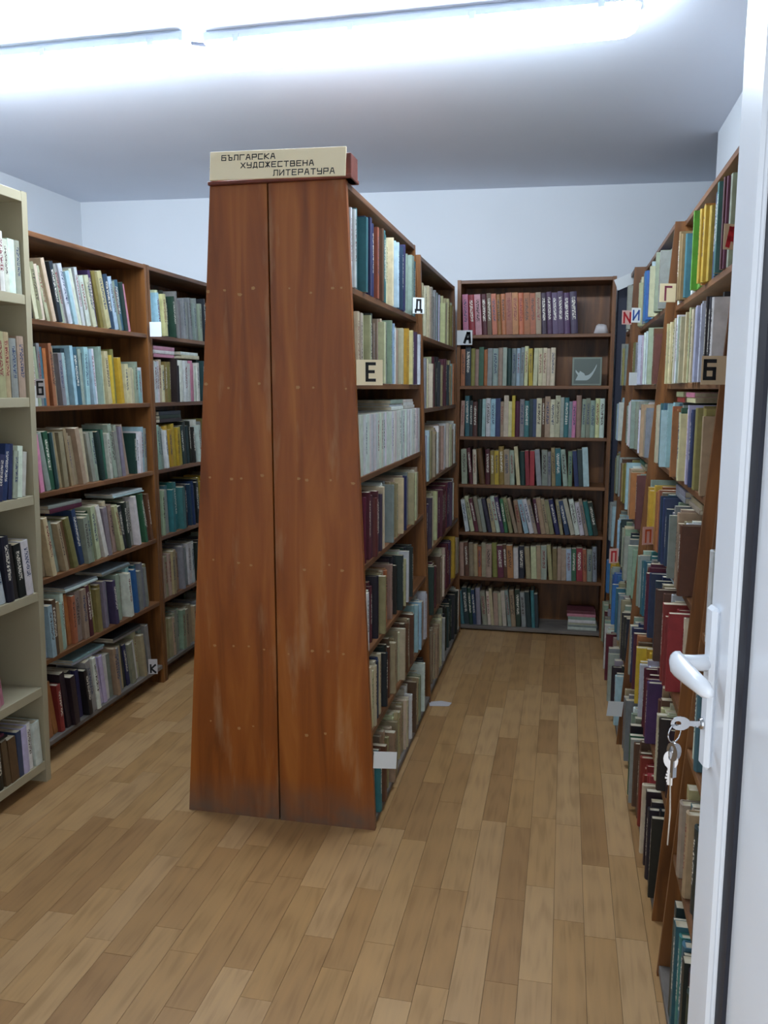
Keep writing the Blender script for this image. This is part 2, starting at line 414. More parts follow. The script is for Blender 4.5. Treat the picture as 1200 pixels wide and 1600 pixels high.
C['L1'] = bookcase('L1', 'bookcase', 'open-backed wooden bookcase next to the beige shelf unit', (-1.985, 2.79, 0), HP, 1.02, ZL, .29, .008, back=(.34, 1))
C['L2'] = bookcase('L2', 'bookcase', 'wooden bookcase second along from the beige shelf unit', (-1.985, 3.815, 0), HP, 1.15, ZL, .29, .008)
C['ME'] = bookcase('ME', 'shelf_unit', 'beige laminate shelf unit with sparsely filled shelves', (-1.914, 1.54, 0), HP, 1.17, ZM, .34, -.021, side=.03, group=None, mats=(M['beige'], M['beige'], M['beige_in']), dusty=False, front_t=.034)
C['R1'] = bookcase('R1', 'tapered_bookcase', 'tapered wooden bookcase against the right wall beside the open door', (.285, 3.5, 0), -HP, 1.21, Z7, .385, .066, side=.014)
C['R2'] = bookcase('R2', 'tapered_bookcase', 'tapered wooden bookcase against the right wall, beyond the one beside the door', (.255, 4.725, 0), -HP, 1.222, Z7, .405, .064, side=.014)
C['R0'] = bookcase('R0', 'tapered_bookcase', 'tapered wooden bookcase against the right wall, mostly hidden behind the open door', (.275, 2.07, 0), -HP, .80, Z7, .385, .066, side=.014)
C['R3'] = bookcase('R3', 'narrow_bookcase', 'narrow wooden bookcase in the corner between the right-wall row and back-wall bookcase', (.262, 5.045, 0), -HP, .315, Z7, .40, .034, side=.014)
NTH = ['top', 'second', 'third', 'fourth', 'fifth', 'sixth', 'seventh']
REF = {'C1': 'the signed tapered bookcase', 'C2': 'bookcase behind the signed one', 'BK': 'the back-wall bookcase', 'ME': 'the beige unit',
       'L1': 'bookcase next to beige unit', 'L2': 'bookcase second from beige unit', 'R1': 'right-wall bookcase by door', 'R2': 'right-wall bookcase past door',
       'R0': 'bookcase behind open door', 'R3': 'the narrow corner bookcase', 'C3': 'hidden side of signed bookcase', 'C4': 'hidden side of island'}

# filled nail holes on the two end panels, in rows at the shelf heights
for (ref, xa, xb) in (('C1', -.655, -.91), ('C3', -.965, -1.2)):
    for z, n in ((1.81, 4), (1.51, 3), (1.205, 4), (.915, 3), (.615, 4), (.333, 3)):
        for k in range(n):
            xx = xa + (xb - xa) * (1 - max(0, z - .9) * .14) * (k + U(.1, .9)) / n; zz = z + U(-.012, .012); s = U(.0025, .0055)
            ln = C[ref]
            o = MB().prism([(-s * U(.6, 1), -s), (s * .8, -s * U(.8, 1.6)), (s * U(.8, 1.2), s * .7), (0, s * U(1, 1.9)), (-s, s * .6)], 1, -.0006, .0006).build('putty_spot', M['spot'])
            o.parent = ln.root
            wv = Vector((xx, 2.5995, zz)) - ln.O
            o.location = (wv.dot(ln.U), wv.dot(ln.V), zz)
            o.rotation_euler = (0, 0, -ln.th)

# ------------------------------------------------------------------ books
PAL = {'w': (214, 216, 210, 'white'), 'c': (204, 194, 160, 'cream'), 'y': (206, 166, 44, 'yellow'), 'k': (206, 197, 150, 'pale-yellow'),
       't': (164, 144, 112, 'tan'), 'b': (104, 68, 46, 'brown'), 'o': (190, 112, 56, 'orange'), 'r': (158, 46, 44, 'red'),
       'm': (98, 34, 50, 'maroon'), 'p': (74, 50, 84, 'purple'), 'n': (44, 58, 96, 'navy'), 'u': (52, 110, 172, 'blue'),
       'l': (158, 188, 200, 'sky-blue'), 'e': (54, 112, 120, 'teal'), 'g': (54, 110, 74, 'green'), 'd': (38, 56, 54, 'blackish-green'),
       'a': (136, 140, 140, 'grey'), 's': (148, 160, 140, 'sage'), 'x': (38, 36, 40, 'black'), 'i': (206, 128, 150, 'pink'),
       'v': (112, 172, 56, 'lime-green'), 'h': (140, 126, 62, 'olive'), 'q': (176, 104, 62, 'rust'), 'z': (186, 182, 204, 'lavender')}
BOOKS = []
def jit(c, s=9):
    g_ = sum(c) / 3; c = tuple(v * .86 + g_ * .14 for v in c)
    k = U(.9, 1.08); return tuple(max(8, min(250, v * k + U(-s, s))) for v in c)
def row(ref, i, codes, hf=.82, u0=0.0, u1=1.0, tilt=0.0, tj=1.5, thick=None, same=False, rec=(-.006, .03), hj=.07, inkp=.55, dp=(.125, .17), rep=None, push=False):
    """fill shelf i of a case with books, left to right as one faces it; codes name the colours seen there"""
    c = C[ref]; zt = c.zs[i + 1] + c.front_t * .5; clear = c.zs[i] - c.front_t * (.5 if i else 1.1) - zt
    A = c.side + .003 + u0 * (c.L - 2 * c.side); B = c.side + u1 * (c.L - 2 * c.side) - .003
    ln = B - A
    n = rep and rep * len(codes) or (max(len(codes), int(ln / (thick or .029))))
    per = n / len(codes); seq = []
    for j in range(n): seq.append(codes[min(len(codes) - 1, int(j / per))])
    ts = [U(.75, 1.3) if not same else 1.0 for _ in seq]; th0 = math.radians(tilt)
    maxh = clear - .012
    est = sum(ts); k = (ln - abs(math.sin(th0)) * hf * clear) * math.cos(th0) / est * .965
    ts = [t * k for t in ts]
    cur = A; prev = None; made = []
    if th0 < 0: cur += math.sin(-th0) * maxh * hf
    for j, (cd, t) in enumerate(zip(seq, ts)):
        th = th0 + (math.radians(U(-tj, tj)) if not same else 0)
        if not tilt: th = math.radians(U(-.5, .5)) * (tj > 0) if rnd() < .8 else math.radians(U(-tj, tj))
        h = clear * (hf + (U(-hj, hj) if not same else 0)); h = min(h, (maxh - t * abs(math.sin(th))) / math.cos(th))
        if prev is not None and th < prev: cur += h * (math.sin(prev) - math.sin(th)) * .95
        adv = t / math.cos(th)
        if th > 0 and cur + adv + h * math.sin(th) > B + .004: th = max(0, math.asin(max(0, min(.99, (B + .004 - cur - adv) / h)))); adv = t / math.cos(th)
        if cur + adv > B + .002: break
        d = min(U(*dp), c.D - c.lean * zt - .03)
        rc = U(*rec) if not same else rec[0] + U(0, .002)
        if th > 0: ou = cur + adv - t * math.cos(th); oz = zt + t * math.sin(th)
        else: ou = cur; oz = zt
        # cover front must stay behind the leaning case front at its own top? books stand upright on their shelf
        v = c.lean * zt + rc
        P = c.O + c.U * ou + c.V * v; P.z = oz + .0004
        base = PAL[cd]; col = jit(base[:3])
        lum = sum(base[:3]) / 3
        ink = None
        if rnd() < inkp:
            ink = srgb(*( (222, 216, 200) if lum < 110 else random.choice(((60, 44, 40), (120, 40, 40), (40, 56, 90))) ))
        bk = dict(ref=ref, i=i, P=P, th=c.th, lean=th, t=t * .975, h=h, d=d, col=srgb(*col), ink=ink, name=base[3], rc=rc, case=c, pos=j, soft=rnd() < .5, lay=False)
        made.append(bk); cur += adv; prev = th
    if push and made:
        sh = B - cur - max(0, made[-1]['h'] * math.sin(made[-1]['lean']))
        for bk in made: bk['P'] += c.U * sh
    for j, bk in enumerate(made):
        bk['nl'] = made[j - 1]['name'] if j else None; bk['nr'] = made[j + 1]['name'] if j + 1 < len(made) else None
        # rough seen area in pixels: spine + cover side that stands proud of the neighbour nearer the camera
        q = proj(bk['P'] + Vector((0, 0, bk['h'] * .5)) + c.U * bk['t'] * .5)
        ar = 0
        if q:
            vd = (bk['P'] + Vector((0, 0, bk['h'] / 2)) - Vector((0, 0, CAM_H))).normalized(); s = (FPX / q[2]) ** 2
            ar = bk['t'] * bk['h'] * max(0, vd.dot(c.V)) * s
            g = vd.dot(c.U); nb = made[j - 1] if (g > 0 and j) else (made[j + 1] if g < 0 and j + 1 < len(made) else None)
            pr = max(0, nb['rc'] - bk['rc']) if nb else .01
            ar += pr * bk['h'] * abs(g) * s
            if bk['P'].z + bk['h'] < CAM_H - .3: ar += bk['t'] * .05 * s * abs(vd.z)
            x_, y_ = q[0], q[1]
            if x_ < 2 or x_ > 1198 or y_ < 2 or y_ > 1598: ar = 0
            if ref in ('C3', 'C4', 'R0') and not (ref == 'R0' and i == 6 and x_ < 1066): ar = 0
            edge = 1172 - (y_ - 100) * .0707
            if x_ > edge - 4: ar = 0
            if ref in ('L1', 'L2') and x_ > 322 - (y_ - 283) * .0316: ar = 0
            if ref == 'L1' and x_ < 48 + (y_ - 365) * .037: ar = 0
            if ref == 'C2' and x_ < 652 + max(0, (y_ - 400) * .02): ar = 0
            if ref == 'C1' and x_ < 546 + (y_ - 283) * .043: ar = 0
        bk['area'] = ar
    BOOKS.extend(made)
    return made
def lay(ref, i, u, w, codes, rot=0.0, on=None, rc=.01, d=.15, z=None, th=(.012, .02)):
    """flat books piled on the books of a shelf (on = list from row) or on the board itself"""
    c = C[ref]; zt = c.zs[i + 1] + c.front_t * .5; clear = c.zs[i] - c.front_t * .5 - zt
    A = c.side + u * (c.L - 2 * c.side)
    top = zt
    if on:
        for bk in on:
            bu = (bk['P'] - c.O).dot(c.U)
            if A - bk['t'] - .03 < bu < A + w + .03: top = max(top, bk['P'].z + bk['h'] * math.cos(bk['lean']) + bk['t'] * max(0, math.sin(-bk['lean'])) + .001)
    for cd in codes:
        t = U(*th)
        if top + t > zt + clear - .003: break
        bk = dict(ref=ref, i=i, case=c, t=t, h=w * U(.93, 1.0), d=d * U(.92, 1.0), col=srgb(*jit(PAL[cd][:3])), ink=None, name=PAL[cd][3], rc=rc, th=c.th, lean=0, pos=0, soft=True, lay=True, nl=None, nr=None, flat=True)
        # lying: thickness runs up; height runs along the shelf
        P = c.O + c.U * (A + U(0, .01)) + c.V * (c.lean * (top) + rc + U(0, .012)); P.z = top + .0005
        bk['P'] = P; q = proj(P); ar = 0
        if q and 0 < q[0] < 1150 and 0 < q[1] < 1600:
            ar = w * t * (FPX / q[2]) ** 2 * .6
            if ref == 'L2' and q[0] > 315: ar = 0
        bk['area'] = ar; BOOKS.append(bk); top += t + .0006

# back wall case, colours read left to right
row('BK', 0, 'irimbqqqqqqqqtpppppp', .80, 0, .80, thick=.034, rec=(.006, .014), hj=.015, inkp=.95, tilt=-3, tj=.8)
row('BK', 1, 'qdhtgoastsdalakyckcccc', .80, .0, .68, thick=.028, rec=(.006, .016), hj=.04)
row('BK', 2, 'tedbxlwlntckymaednkbtccseaitssskw', .80, .0, .99, thick=.027, rec=(.006, .018), hj=.07)
row('BK', 3, 'smcbmhyhtskdrraaatessndlsnn', .80, .0, .93, thick=.030, rec=(.006, .018), hj=.06, tilt=-4, tj=3)
row('BK', 4, 'wkmtsptwpgtttlwtmtttntncwwtedket', .77, .0, .99, thick=.028, rec=(.006, .018), tilt=-12, tj=2.5, hj=.05)
row('BK', 5, 'tbttqtthmbqwdtktsthttlgrqaas', .78, .0, .99, thick=.030, rec=(.006, .02), hj=.06, tilt=-3, tj=2)
row('BK', 6, 'eddnascktkcatdsdedd', .76, .0, .60, thick=.028, rec=(.02, .035), tilt=-5, tj=2, hj=.05)
lay('BK', 6, .775, .175, 'wscwsim', rc=.03, th=(.012, .02))
# wooden case next to the beige unit
b = row('L1', 0, 'xctckkdsawlwwwcphknlsedigla', .74, 0, .90, tilt=-13, tj=3, thick=.03, rec=(.006, .03))
row('L1', 1, 'tpwsaeoqtaldlesdllswsckyyhykth', .74, 0, .80, thick=.026, tilt=-4, tj=3, rec=(.006, .03))
row('L1', 1, 'kkslw', .56, .81, .985, thick=.026, tilt=-2, tj=1, rec=(.01, .03))
b = row('L1', 2, 'isgdatttttscsddgwssatnmaw', .72, 0, .82, tilt=-9, tj=3, thick=.027, rec=(.006, .03))
row('L1', 2, 'dwwls', .64, .84, .985, thick=.028, tj=0, rec=(.01, .02))
b = row('L1', 3, 'tkwatbhtnsdkwactkddswdgbbskcc', .70, 0, .99, tilt=-11, tj=4, thick=.03, rec=(-.008, .03))
lay('L1', 3, .12, .24, 'ma', on=b); lay('L1', 3, .62, .28, 'lw', on=b, th=(.006, .012))
b = row('L1', 4, 'lbtswottmhhaappswlueaatttc', .70, 0, .97, tilt=-5, tj=3, thick=.03, rec=(-.008, .03))
lay('L1', 4, .2, .26, 'wa', on=b, th=(.006, .012)); lay('L1', 4, .5, .26, 'sl', on=b, th=(.006, .012))
b = row('L1', 5, 'qrxxxnxswzzwatatdnswktsaamtw', .72, 0, .95, tilt=-8, tj=3, thick=.031, rec=(-.008, .035))
lay('L1', 5, .22, .26, 'zl', on=b, th=(.006, .012)); lay('L1', 5, .55, .26, 'ad', on=b, th=(.006, .012))
row('L2', 0, 'lkdaaassdtqtnbc', .70, 0, .98, tilt=-4, tj=2, thick=.029)
b = row('L2', 1, 'wkhxwwiwdxnwaste', .66, 0, .98, thick=.028, tj=2)
lay('L2', 1, .03, .24, 'iwi', on=b); lay('L2', 1, .3, .22, 'kw', on=b)
b = row('L2', 2, 'swyydxwahddsnts', .68, 0, .98, tilt=-5, tj=2); lay('L2', 2, .06, .25, 'xxd', on=b)
row('L2', 3, 'seexnxyyhtwsbk', .74, 0, .98, tilt=-3, tj=2); b = row('L2', 4, 'ttawxswsnat', .7, 0, .98, tilt=-3); row('L2', 5, 'tstastdnsb', .7, 0, .98, tilt=-3)
# beige unit
row('ME', 0, 'tbwlsluueqtwws', .62, .42, .998, thick=.03, rec=(.0, .008), push=True); row('ME', 1, 'bwtitccttxtst', .66, .42, .998, thick=.034, rec=(.0, .008), push=True)
b = row('ME', 2, 'twyhlqqwnnswd', .56, .42, .998, tilt=9, tj=3, thick=.03, rec=(.0, .01), push=True); row('ME', 3, 'sxxdttwxxwl', .66, .42, .99, tilt=-7, tj=3, thick=.034, rec=(.0, .01), push=True)
row('ME', 4, 'mwlkwii', .62, .42, .84, tilt=-6, tj=2, thick=.036, push=True); b = row('ME', 5, 'sxlellzwxbbnzwwc', .66, .42, .998, tilt=-4, tj=3, thick=.034, rec=(.0, .01), push=True)
lay('ME', 5, .60, .24, 'xm', on=b, th=(.008, .012))
# signed tapered case
row('C1', 0, 'weennqbeekwlnnssse', .84, 0, .97, thick=.023, rec=(-.012, .035), hj=.04)
row('C1', 1, 'ckctdtcccslcwtkcykppw', .80, 0, .98, thick=.023, rec=(-.012, .03), hj=.05)
b = row('C1', 2, 'w', .70, 0, .985, thick=.031, same=True, rec=(.004, .004), inkp=.2); lay('C1', 2, .50, .26, 'wws', on=b, th=(.01, .016))
lay('C1', 2, .74, .24, 'www', on=b, th=(.008, .014))
row('C1', 3, 'mmmpcwattktnstckth', .80, 0, .96, rec=(-.012, .04), hj=.05, thick=.023)
row('C1', 4, 'wmxttqtxdkwdd', .76, 0, .70, rec=(-.012, .04), hj=.06, thick=.023)
row('C1', 5, 'cnkxbttcbtbtlltw', .80, 0, .97, rec=(-.012, .04), thick=.023)
row('C1', 6, 'ebttkktcwbtswxt', .72, .0, .97, rec=(-.012, .04), thick=.023)
row('C2', 0, 'ccsazkkhs', .70, 0, .98, thick=.03); row('C2', 1, 'accmxtmdtlo', .74, 0, .98); row('C2', 2, 'lttwtwctw', .70, 0, .98)
row('C2', 3, 'pckmmmpbw', .74, 0, .98); row('C2', 4, 'dmbtcmpyt', .74, 0, .98); row('C2', 5, 'ttksxdxw', .76, 0, .98)
# hidden sides of the island, and the case behind the door
for ref, n in (('C3', 7), ('C4', 6)):
    for i in range(n): row(ref, i, ''.join(random.choice('wcktstaednmbgl') for _ in range(22)), .76, 0, .97)
for i in range(6): row('R0', i, ''.join(random.choice('wcktstaednmbg') for _ in range(16)), .76, 0.05, .97)
row('R0', 6, 'dexdxkbt', .82, .12, .97, rec=(.004, .02))
# right wall, beside the door (left to right = from back wall to door)
row('R1', 0, 'wctpkhsewacsvvvkoyynneeqmskc', .78, 0, .98, thick=.023, rec=(-.026, .03), hj=.06)
row('R1', 1, 'kwkhkcwwkkkckzznxxxw', .80, 0, .98, thick=.023, rec=(-.026, .025), hj=.04)
b = row('R1', 2, 'kcieelcewxoqsgkzznbhhht', .78, 0, .98, thick=.023, rec=(-.026, .03), hj=.06); lay('R1', 2, .18, .2, 'rkm', on=b); lay('R1', 2, .4, .2, 'kiw', on=b)
b = row('R1', 3, 'ksyyyoqtennswaattwb', .76, 0, .93, thick=.023, rec=(-.026, .035)); lay('R1', 3, .46, .24, 'aas', on=b); lay('R1', 3, .7, .22, 'ttas', on=b)
b = row('R1', 4, 'seesbmpnnntbwgrrct', .80, 0, .97, thick=.023, rec=(-.026, .04)); lay('R1', 4, .4, .24, 'ls', on=b)
row('R1', 5, 'snmobyyzmmptbkcx', .80, 0, .97, thick=.023, rec=(-.026, .04))
b = row('R1', 6, 'taawsxgsbbrrrcxxx', .80, 0, .97, thick=.023, rec=(-.026, .04))
for i_, cd_ in enumerate(('skas', 'shsa', 'slws', 'abhs', 'aldl', 'ysut', 'aswm')): row('R3', i_, cd_, .76, 0, .98, rec=(-.02, .02), thick=.03)
o = MB().box(.272, .372, 5.10, 5.125, 0, 2.13, 0, .006).build('dark_strip', plain('dark_navy', srgb(36, 40, 58), .6)); tag(o, 'tall dark navy strip in the gap beside the back-wall bookcase', 'board')  # thin upright box that gives the corner gap its dark navy tone
row('R2', 0, 'skauulckss', .76, 0, .98, thick=.025, rec=(-.026, .03)); b = row('R2', 1, 'shsazmwwslb', .78, 0, .98, rec=(-.026, .03))
b = row('R2', 2, 'slwasnwta', .74, 0, .98, rec=(-.026, .04)); b = row('R2', 3, 'abhylwtosb', .76, 0, .98, rec=(-.026, .04)); lay('R2', 3, .6, .24, 'kgs', on=b)
b = row('R2', 4, 'alldsksdas', .76, 0, .98, rec=(-.026, .04)); row('R2', 5, 'ysuuuteatsx', .8, 0, .98, rec=(-.026, .04)); row('R2', 6, 'aswmtsaxl', .78, 0, .98, rec=(-.026, .04))

def book_geo(t, h, d, soft, seed):
    b = .0012 if soft else min(.0028, t * .16)
    bulge = .0008 if soft else min(.005, t * .18)
    out = [(0, d), (0, bulge)]
    for f in (.22, .5, .78): out.append((t * f, bulge * (1 - math.sin(math.pi * f) ** .7)))
    out += [(t, bulge), (t, d), (t - b, d), (t - b, bulge + b), (b, bulge + b), (b, d)]
    n = len(out); V = [(x_, y_, 0) for x_, y_ in out] + [(x_, y_, h) for x_, y_ in out]
    F = [(i, (i + 1) % n, n + (i + 1) % n, n + i) for i in range(n)]
    F += [(0, 10, 9, 1), (9, 8, 5, 4, 3, 2, 1)[::1], (8, 7, 6, 5)]
    F += [tuple(i + n for i in f)[::-1] for f in F[-3:]]
    UVv = {}
    for fi in (1, 2, 3, 4):
        a_, c_ = out[fi], out[fi + 1]
        UVv[fi] = [(seed + a_[0] / t * .98 + .01, 0), (seed + c_[0] / t * .98 + .01, 0), (seed + c_[0] / t * .98 + .01, 1), (seed + a_[0] / t * .98 + .01, 1)]
    e = .0005 if soft else .0028
    PV = (b + .0001, t - b - .0001, bulge + b, d - (.0008 if soft else .004), e, h - e)
    return V, F, UVv, PV
def fill_attr(me, cols, inks, uvs):
    a = me.color_attributes.new('Col', 'FLOAT_COLOR', 'CORNER'); a.data.foreach_set('color', cols)
    a = me.color_attributes.new('Ink', 'FLOAT_COLOR', 'CORNER'); a.data.foreach_set('color', inks)
    u = me.uv_layers.new(name='UVMap'); u.data.foreach_set('uv', uvs)
def attrs_for(F, UVv, col, ink):
    cols, inks, uvs = [], [], []
    ik = (*ink[:3], 1.0) if ink else (0, 0, 0, 0)
    for fi, f in enumerate(F):
        for k in range(len(f)):
            cols += col; inks += ik
            uvs += UVv[fi][k] if fi in UVv else (.0, -1.0)
    return cols, inks, uvs
def book_matrix(bk):
    if bk.get('flat'):
        # local x (thickness) -> up, local z (height) -> along shelf, spine towards the reader
        c = bk['case']; R3 = Matrix.Identity(4)
        ax, ay, az = Vector((0, 0, 1)), c.V, -c.U
        o_ = bk['P'] + c.U * bk['h']
        for i in range(3): R3[i][0] = ax[i]; R3[i][1] = ay[i]; R3[i][2] = az[i]
        if R3.to_3x3().determinant() < 0:
            az = c.U; o_ = bk['P']
            for i in range(3): R3[i][2] = az[i]
        R3.translation = o_; return R3
    return Matrix.Translation(bk['P']) @ Matrix.Rotation(bk['th'], 4, 'Z') @ Matrix.Rotation(bk['lean'], 4, 'Y')
BOOKS.sort(key=lambda b_: -b_['area'])
SV, SF, SM, SCOL, SINK, SUV = [], [], [], [], [], []
PF = [(0,3,2,1),(4,5,6,7),(0,1,5,4),(1,2,6,5),(2,3,7,6),(3,0,4,7)]
def pbox(x0, x1, y0, y1, z0, z1): return [(x0,y0,z0),(x1,y0,z0),(x1,y1,z0),(x0,y1,z0),(x0,y0,z1),(x1,y0,z1),(x1,y1,z1),(x0,y1,z1)]
labels = {}
for n_, bk in enumerate(BOOKS):
    V, F, UVv, PV = book_geo(bk['t'], bk['h'], bk['d'], bk['soft'], n_ % 97)
    cols, inks, uvs = attrs_for(F, UVv, bk['col'], bk['ink'])
    mw = book_matrix(bk)
    if n_ < 300 and bk['area'] > 0:
        me = bpy.data.meshes.new('book'); me.from_pydata(V, [], F); me.materials.append(M['book']); fill_attr(me, cols, inks, uvs)
        o = bpy.data.objects.new('book', me); COL.objects.link(o); o.matrix_world = mw
        where = f"{NTH[bk['i']]} shelf of {REF[bk['ref']]}"
        nb = [x_ for x_ in (bk['nl'], bk['nr']) if x_]
        if bk['lay']: lb = f"{bk['name']} book lying flat on {where}"
        elif len(nb) == 2: lb = (f"{bk['name']} book between two {nb[0]} ones" if nb[0] == nb[1] else f"{bk['name']} book between {nb[0]} and {nb[1]}") + f", {where}"
        else: lb = f"{bk['name']} book ending the row beside {nb[0]}, {where}"
        tag(o, lb, 'book', f"books, {where}" )
        pme = bpy.data.meshes.new('page_block'); pme.from_pydata(pbox(*PV), [], PF); pme.materials.append(M['page'])
        po = bpy.data.objects.new('page_block', pme); COL.objects.link(po); po.parent = o
    else:
        o0 = len(SV); SV += [tuple(mw @ Vector(p)) for p in V]; SF += [tuple(k + o0 for k in f) for f in F]; SM += [0] * len(F)
        SCOL += cols; SINK += inks; SUV += uvs
        o0 = len(SV); SV += [tuple(mw @ Vector(p)) for p in pbox(*PV)]; SF += [tuple(k + o0 for k in f) for f in PF]; SM += [1] * 6
        SCOL += [1, 1, 1, 1] * 24; SINK += [0, 0, 0, 0] * 24; SUV += [0, -1] * 24
me = bpy.data.meshes.new('shelved_books'); me.from_pydata(SV, [], SF); me.materials.append(M['book']); me.materials.append(M['page'])
me.polygons.foreach_set('material_index', SM); fill_attr(me, SCOL, SINK, SUV); me.update()
o = bpy.data.objects.new('shelved_books', me); COL.objects.link(o)
tag(o, 'remaining rows of worn library books filling the bookcase shelves', 'books', kind='stuff')

# ------------------------------------------------------------------ lettered cards, sign, papers
GL = {'Б': [[(1, 1), (0, 1), (0, 0), (1, 0), (1, .55), (0, .55)]], 'Ъ': [[(0, 1), (.3, 1), (.3, 0), (1, 0), (1, .5), (.3, .5)]], 'Л': [[(0, 0), (.15, .06), (.15, 1), (1, 1), (1, 0)]],
      'Г': [[(0, 0), (0, 1), (1, 1)]], 'А': [[(0, 0), (.36, 1), (.64, 1), (1, 0)], [(.16, .38), (.84, .38)]], 'Р': [[(0, 0), (0, 1), (1, 1), (1, .45), (0, .45)]],
      'С': [[(1, 1), (0, 1), (0, 0), (1, 0)]], 'К': [[(0, 0), (0, 1)], [(1, 1), (.1, .5), (1, 0)]], 'Х': [[(0, 0), (1, 1)], [(0, 1), (1, 0)]],
      'У': [[(0, 1), (0, .5), (1, .5)], [(1, 1), (1, 0), (.1, 0)]], 'Д': [[(0, -.15), (0, .04), (1, .04), (1, -.15)], [(.18, .04), (.25, 1), (.82, 1), (.82, .04)]],
      'О': [[(0, 0), (0, 1), (1, 1), (1, 0), (0, 0)]], 'Ж': [[(.5, 0), (.5, 1)], [(0, 1), (.5, .5), (0, 0)], [(1, 1), (.5, .5), (1, 0)]],
      'Е': [[(1, 1), (0, 1), (0, 0), (1, 0)], [(0, .52), (.85, .52)]], 'Т': [[(0, 1), (1, 1)], [(.5, 1), (.5, 0)]], 'В': [[(0, 0), (0, 1), (.9, 1), (.9, .52), (1, .52), (1, 0), (0, 0)], [(0, .52), (.9, .52)]],
      'Н': [[(0, 0), (0, 1)], [(1, 0), (1, 1)], [(0, .5), (1, .5)]], 'И': [[(0, 1), (0, 0), (1, 1), (1, 0)]], 'П': [[(0, 0), (0, 1), (1, 1), (1, 0)]], 'N': [[(0, 0), (0, 1), (1, 0), (1, 1)]]}
def stroke(mb, pts, w, y):
    for (a_, b_) in zip(pts[:-1], pts[1:]):
        d = Vector((b_[0] - a_[0], b_[1] - a_[1]))
        if d.length < 1e-6: continue
        d.normalize(); n = Vector((-d.y, d.x)) * (w / 2); e = d * (w / 2)
        q = [(a_[0] - e.x + n.x, a_[1] - e.y + n.y), (a_[0] - e.x - n.x, a_[1] - e.y - n.y), (b_[0] + e.x - n.x, b_[1] + e.y - n.y), (b_[0] + e.x + n.x, b_[1] + e.y + n.y)]
        mb.add([(p[0], y, p[1]) for p in q] + [(p[0], y + .0004, p[1]) for p in q], [(0, 1, 2, 3), (0, 4, 5, 1), (1, 5, 6, 2), (2, 6, 7, 3), (3, 7, 4, 0)])
def text(mb, s, x0, z0, cw, ch, gap, w, y=-.0005, slant=0.0):
    for ch_ in s:
        for pl in GL.get(ch_, []): stroke(mb, [(x0 + p[0] * cw + slant * p[1] * ch, z0 + p[1] * ch) for p in pl], w, y)
        x0 += cw + gap
def card(name, label, cat, pxr, yl, yr, mat, letter=None, inkm=None, lw=.14, lrect=(.2, .15, .8, .85), th=.0012, slant=0.0, group='letter cards on the shelves', tilt=0.0, cls='card'):
    """a stiff card whose left and right edges are seen along the given pixel columns, at depths yl and yr"""
    x0, y0, x1, y1 = pxr; ym = (y0 + y1) / 2
    if isinstance(yl, str):      # inner edge touches the leaning front of that case, the card stands out from it
        c = C[yl]; sg_ = 1 if c.V.x > 0 else -1; d = ray(x1 if sg_ > 0 else x0, ym)
        yl = d.y * (c.O.x + sg_ * c.lean * CAM_H - sg_ * .014) / (d.x - sg_ * c.lean * d.z) - .01; yr = yl + yr
        if sg_ < 0: pass
        else: yl, yr = yr, yl
    A = at_y(x0, ym, yl); B = at_y(x1, ym, yr); zt = (at_y(x0, y0, yl).z + at_y(x1, y0, yr).z) / 2; zb = (at_y(x0, y1, yl).z + at_y(x1, y1, yr).z) / 2
    w = math.hypot(B.x - A.x, B.y - A.y); h = zt - zb; ang = math.atan2(B.y - A.y, B.x - A.x)
    o = MB().box(0, w, 0, th, 0, h).build(name, mat); o.location = (A.x, A.y, zb); o.rotation_euler = (0, tilt, ang)
    tag(o, label, cat, group)
    if letter:
        mb = MB(); lx0, lz0, lx1, lz1 = lrect
        text(mb, letter, lx0 * w, lz0 * h, (lx1 - lx0) * w, (lz1 - lz0) * h, 0, lw * h, slant=slant)
        mb.build('letter', inkm, o)
    return o
def yx(px, py, x): # depth where a pixel's ray meets a plane of constant x
    d = ray(px, py); return d.y * (x / d.x)
K = M['ink']
card('shelf_card', 'tan card with black letter Е standing before cream books under the sign', 'card', (557, 562, 598, 602), 'C1', .03, M['card_c'], 'Е', K, .12, (.40, .2, .68, .84))
card('shelf_card', 'white card with letter Д on the end of the signed tapered bookcase', 'card', (645, 465, 663, 490), 'C1', .03, M['card_w'], 'Д', K, .13, (.25, .2, .75, .85))
card('shelf_card', 'white card with black slanted letter А on the back-wall bookcase', 'card', (714, 516, 738, 539), 5.045, 5.045, M['card_w'], 'А', K, .17, (.5, .18, .85, .8), slant=.12)
card('shelf_card', 'pale card with red letter N on the narrow corner bookcase', 'card', (972, 485, 987, 507), 'R3', -.02, M['card_p'], 'N', M['ink_red'], .13, (.22, .15, .85, .82))
card('shelf_card', 'white card with blue letter И beside the red-lettered card', 'card', (987, 481, 1001, 504), 'R3', -.02, M['card_w'], 'И', M['ink_blue'], .12, (.2, .2, .8, .8))
card('blank_card', 'blank white card sticking out at the top of the narrow corner bookcase', 'card', (966, 436, 995, 454), 4.97, 4.99, M['card_w'], tilt=-.4)
card('shelf_card', 'cream card with plum letter Г on the right-wall bookcase top row', 'card', (1031, 443, 1056, 472), 'R1', -.02, M['card_c'], 'Г', M['ink_plum'], .11, (.35, .12, .7, .82))
card('shelf_card', 'tan card with bold red letter А on the top row beside the door', 'card', (1131, 350, 1155, 390), 'R1', -.02, M['card_t'], 'А', M['ink_red'], .2, (.28, .18, .78, .8))
card('shelf_card', 'tan card with large black letter Б on the shelf beside the door', 'card', (1096, 556, 1142, 601), 'R1', -.02, M['card_t'], 'Б', K, .13, (.12, .22, .44, .82))
card('blank_card', 'small blank white tag on the second shelf of the narrow corner bookcase', 'tag', (983, 582, 995, 602), 'R3', -.02, M['card_w'])
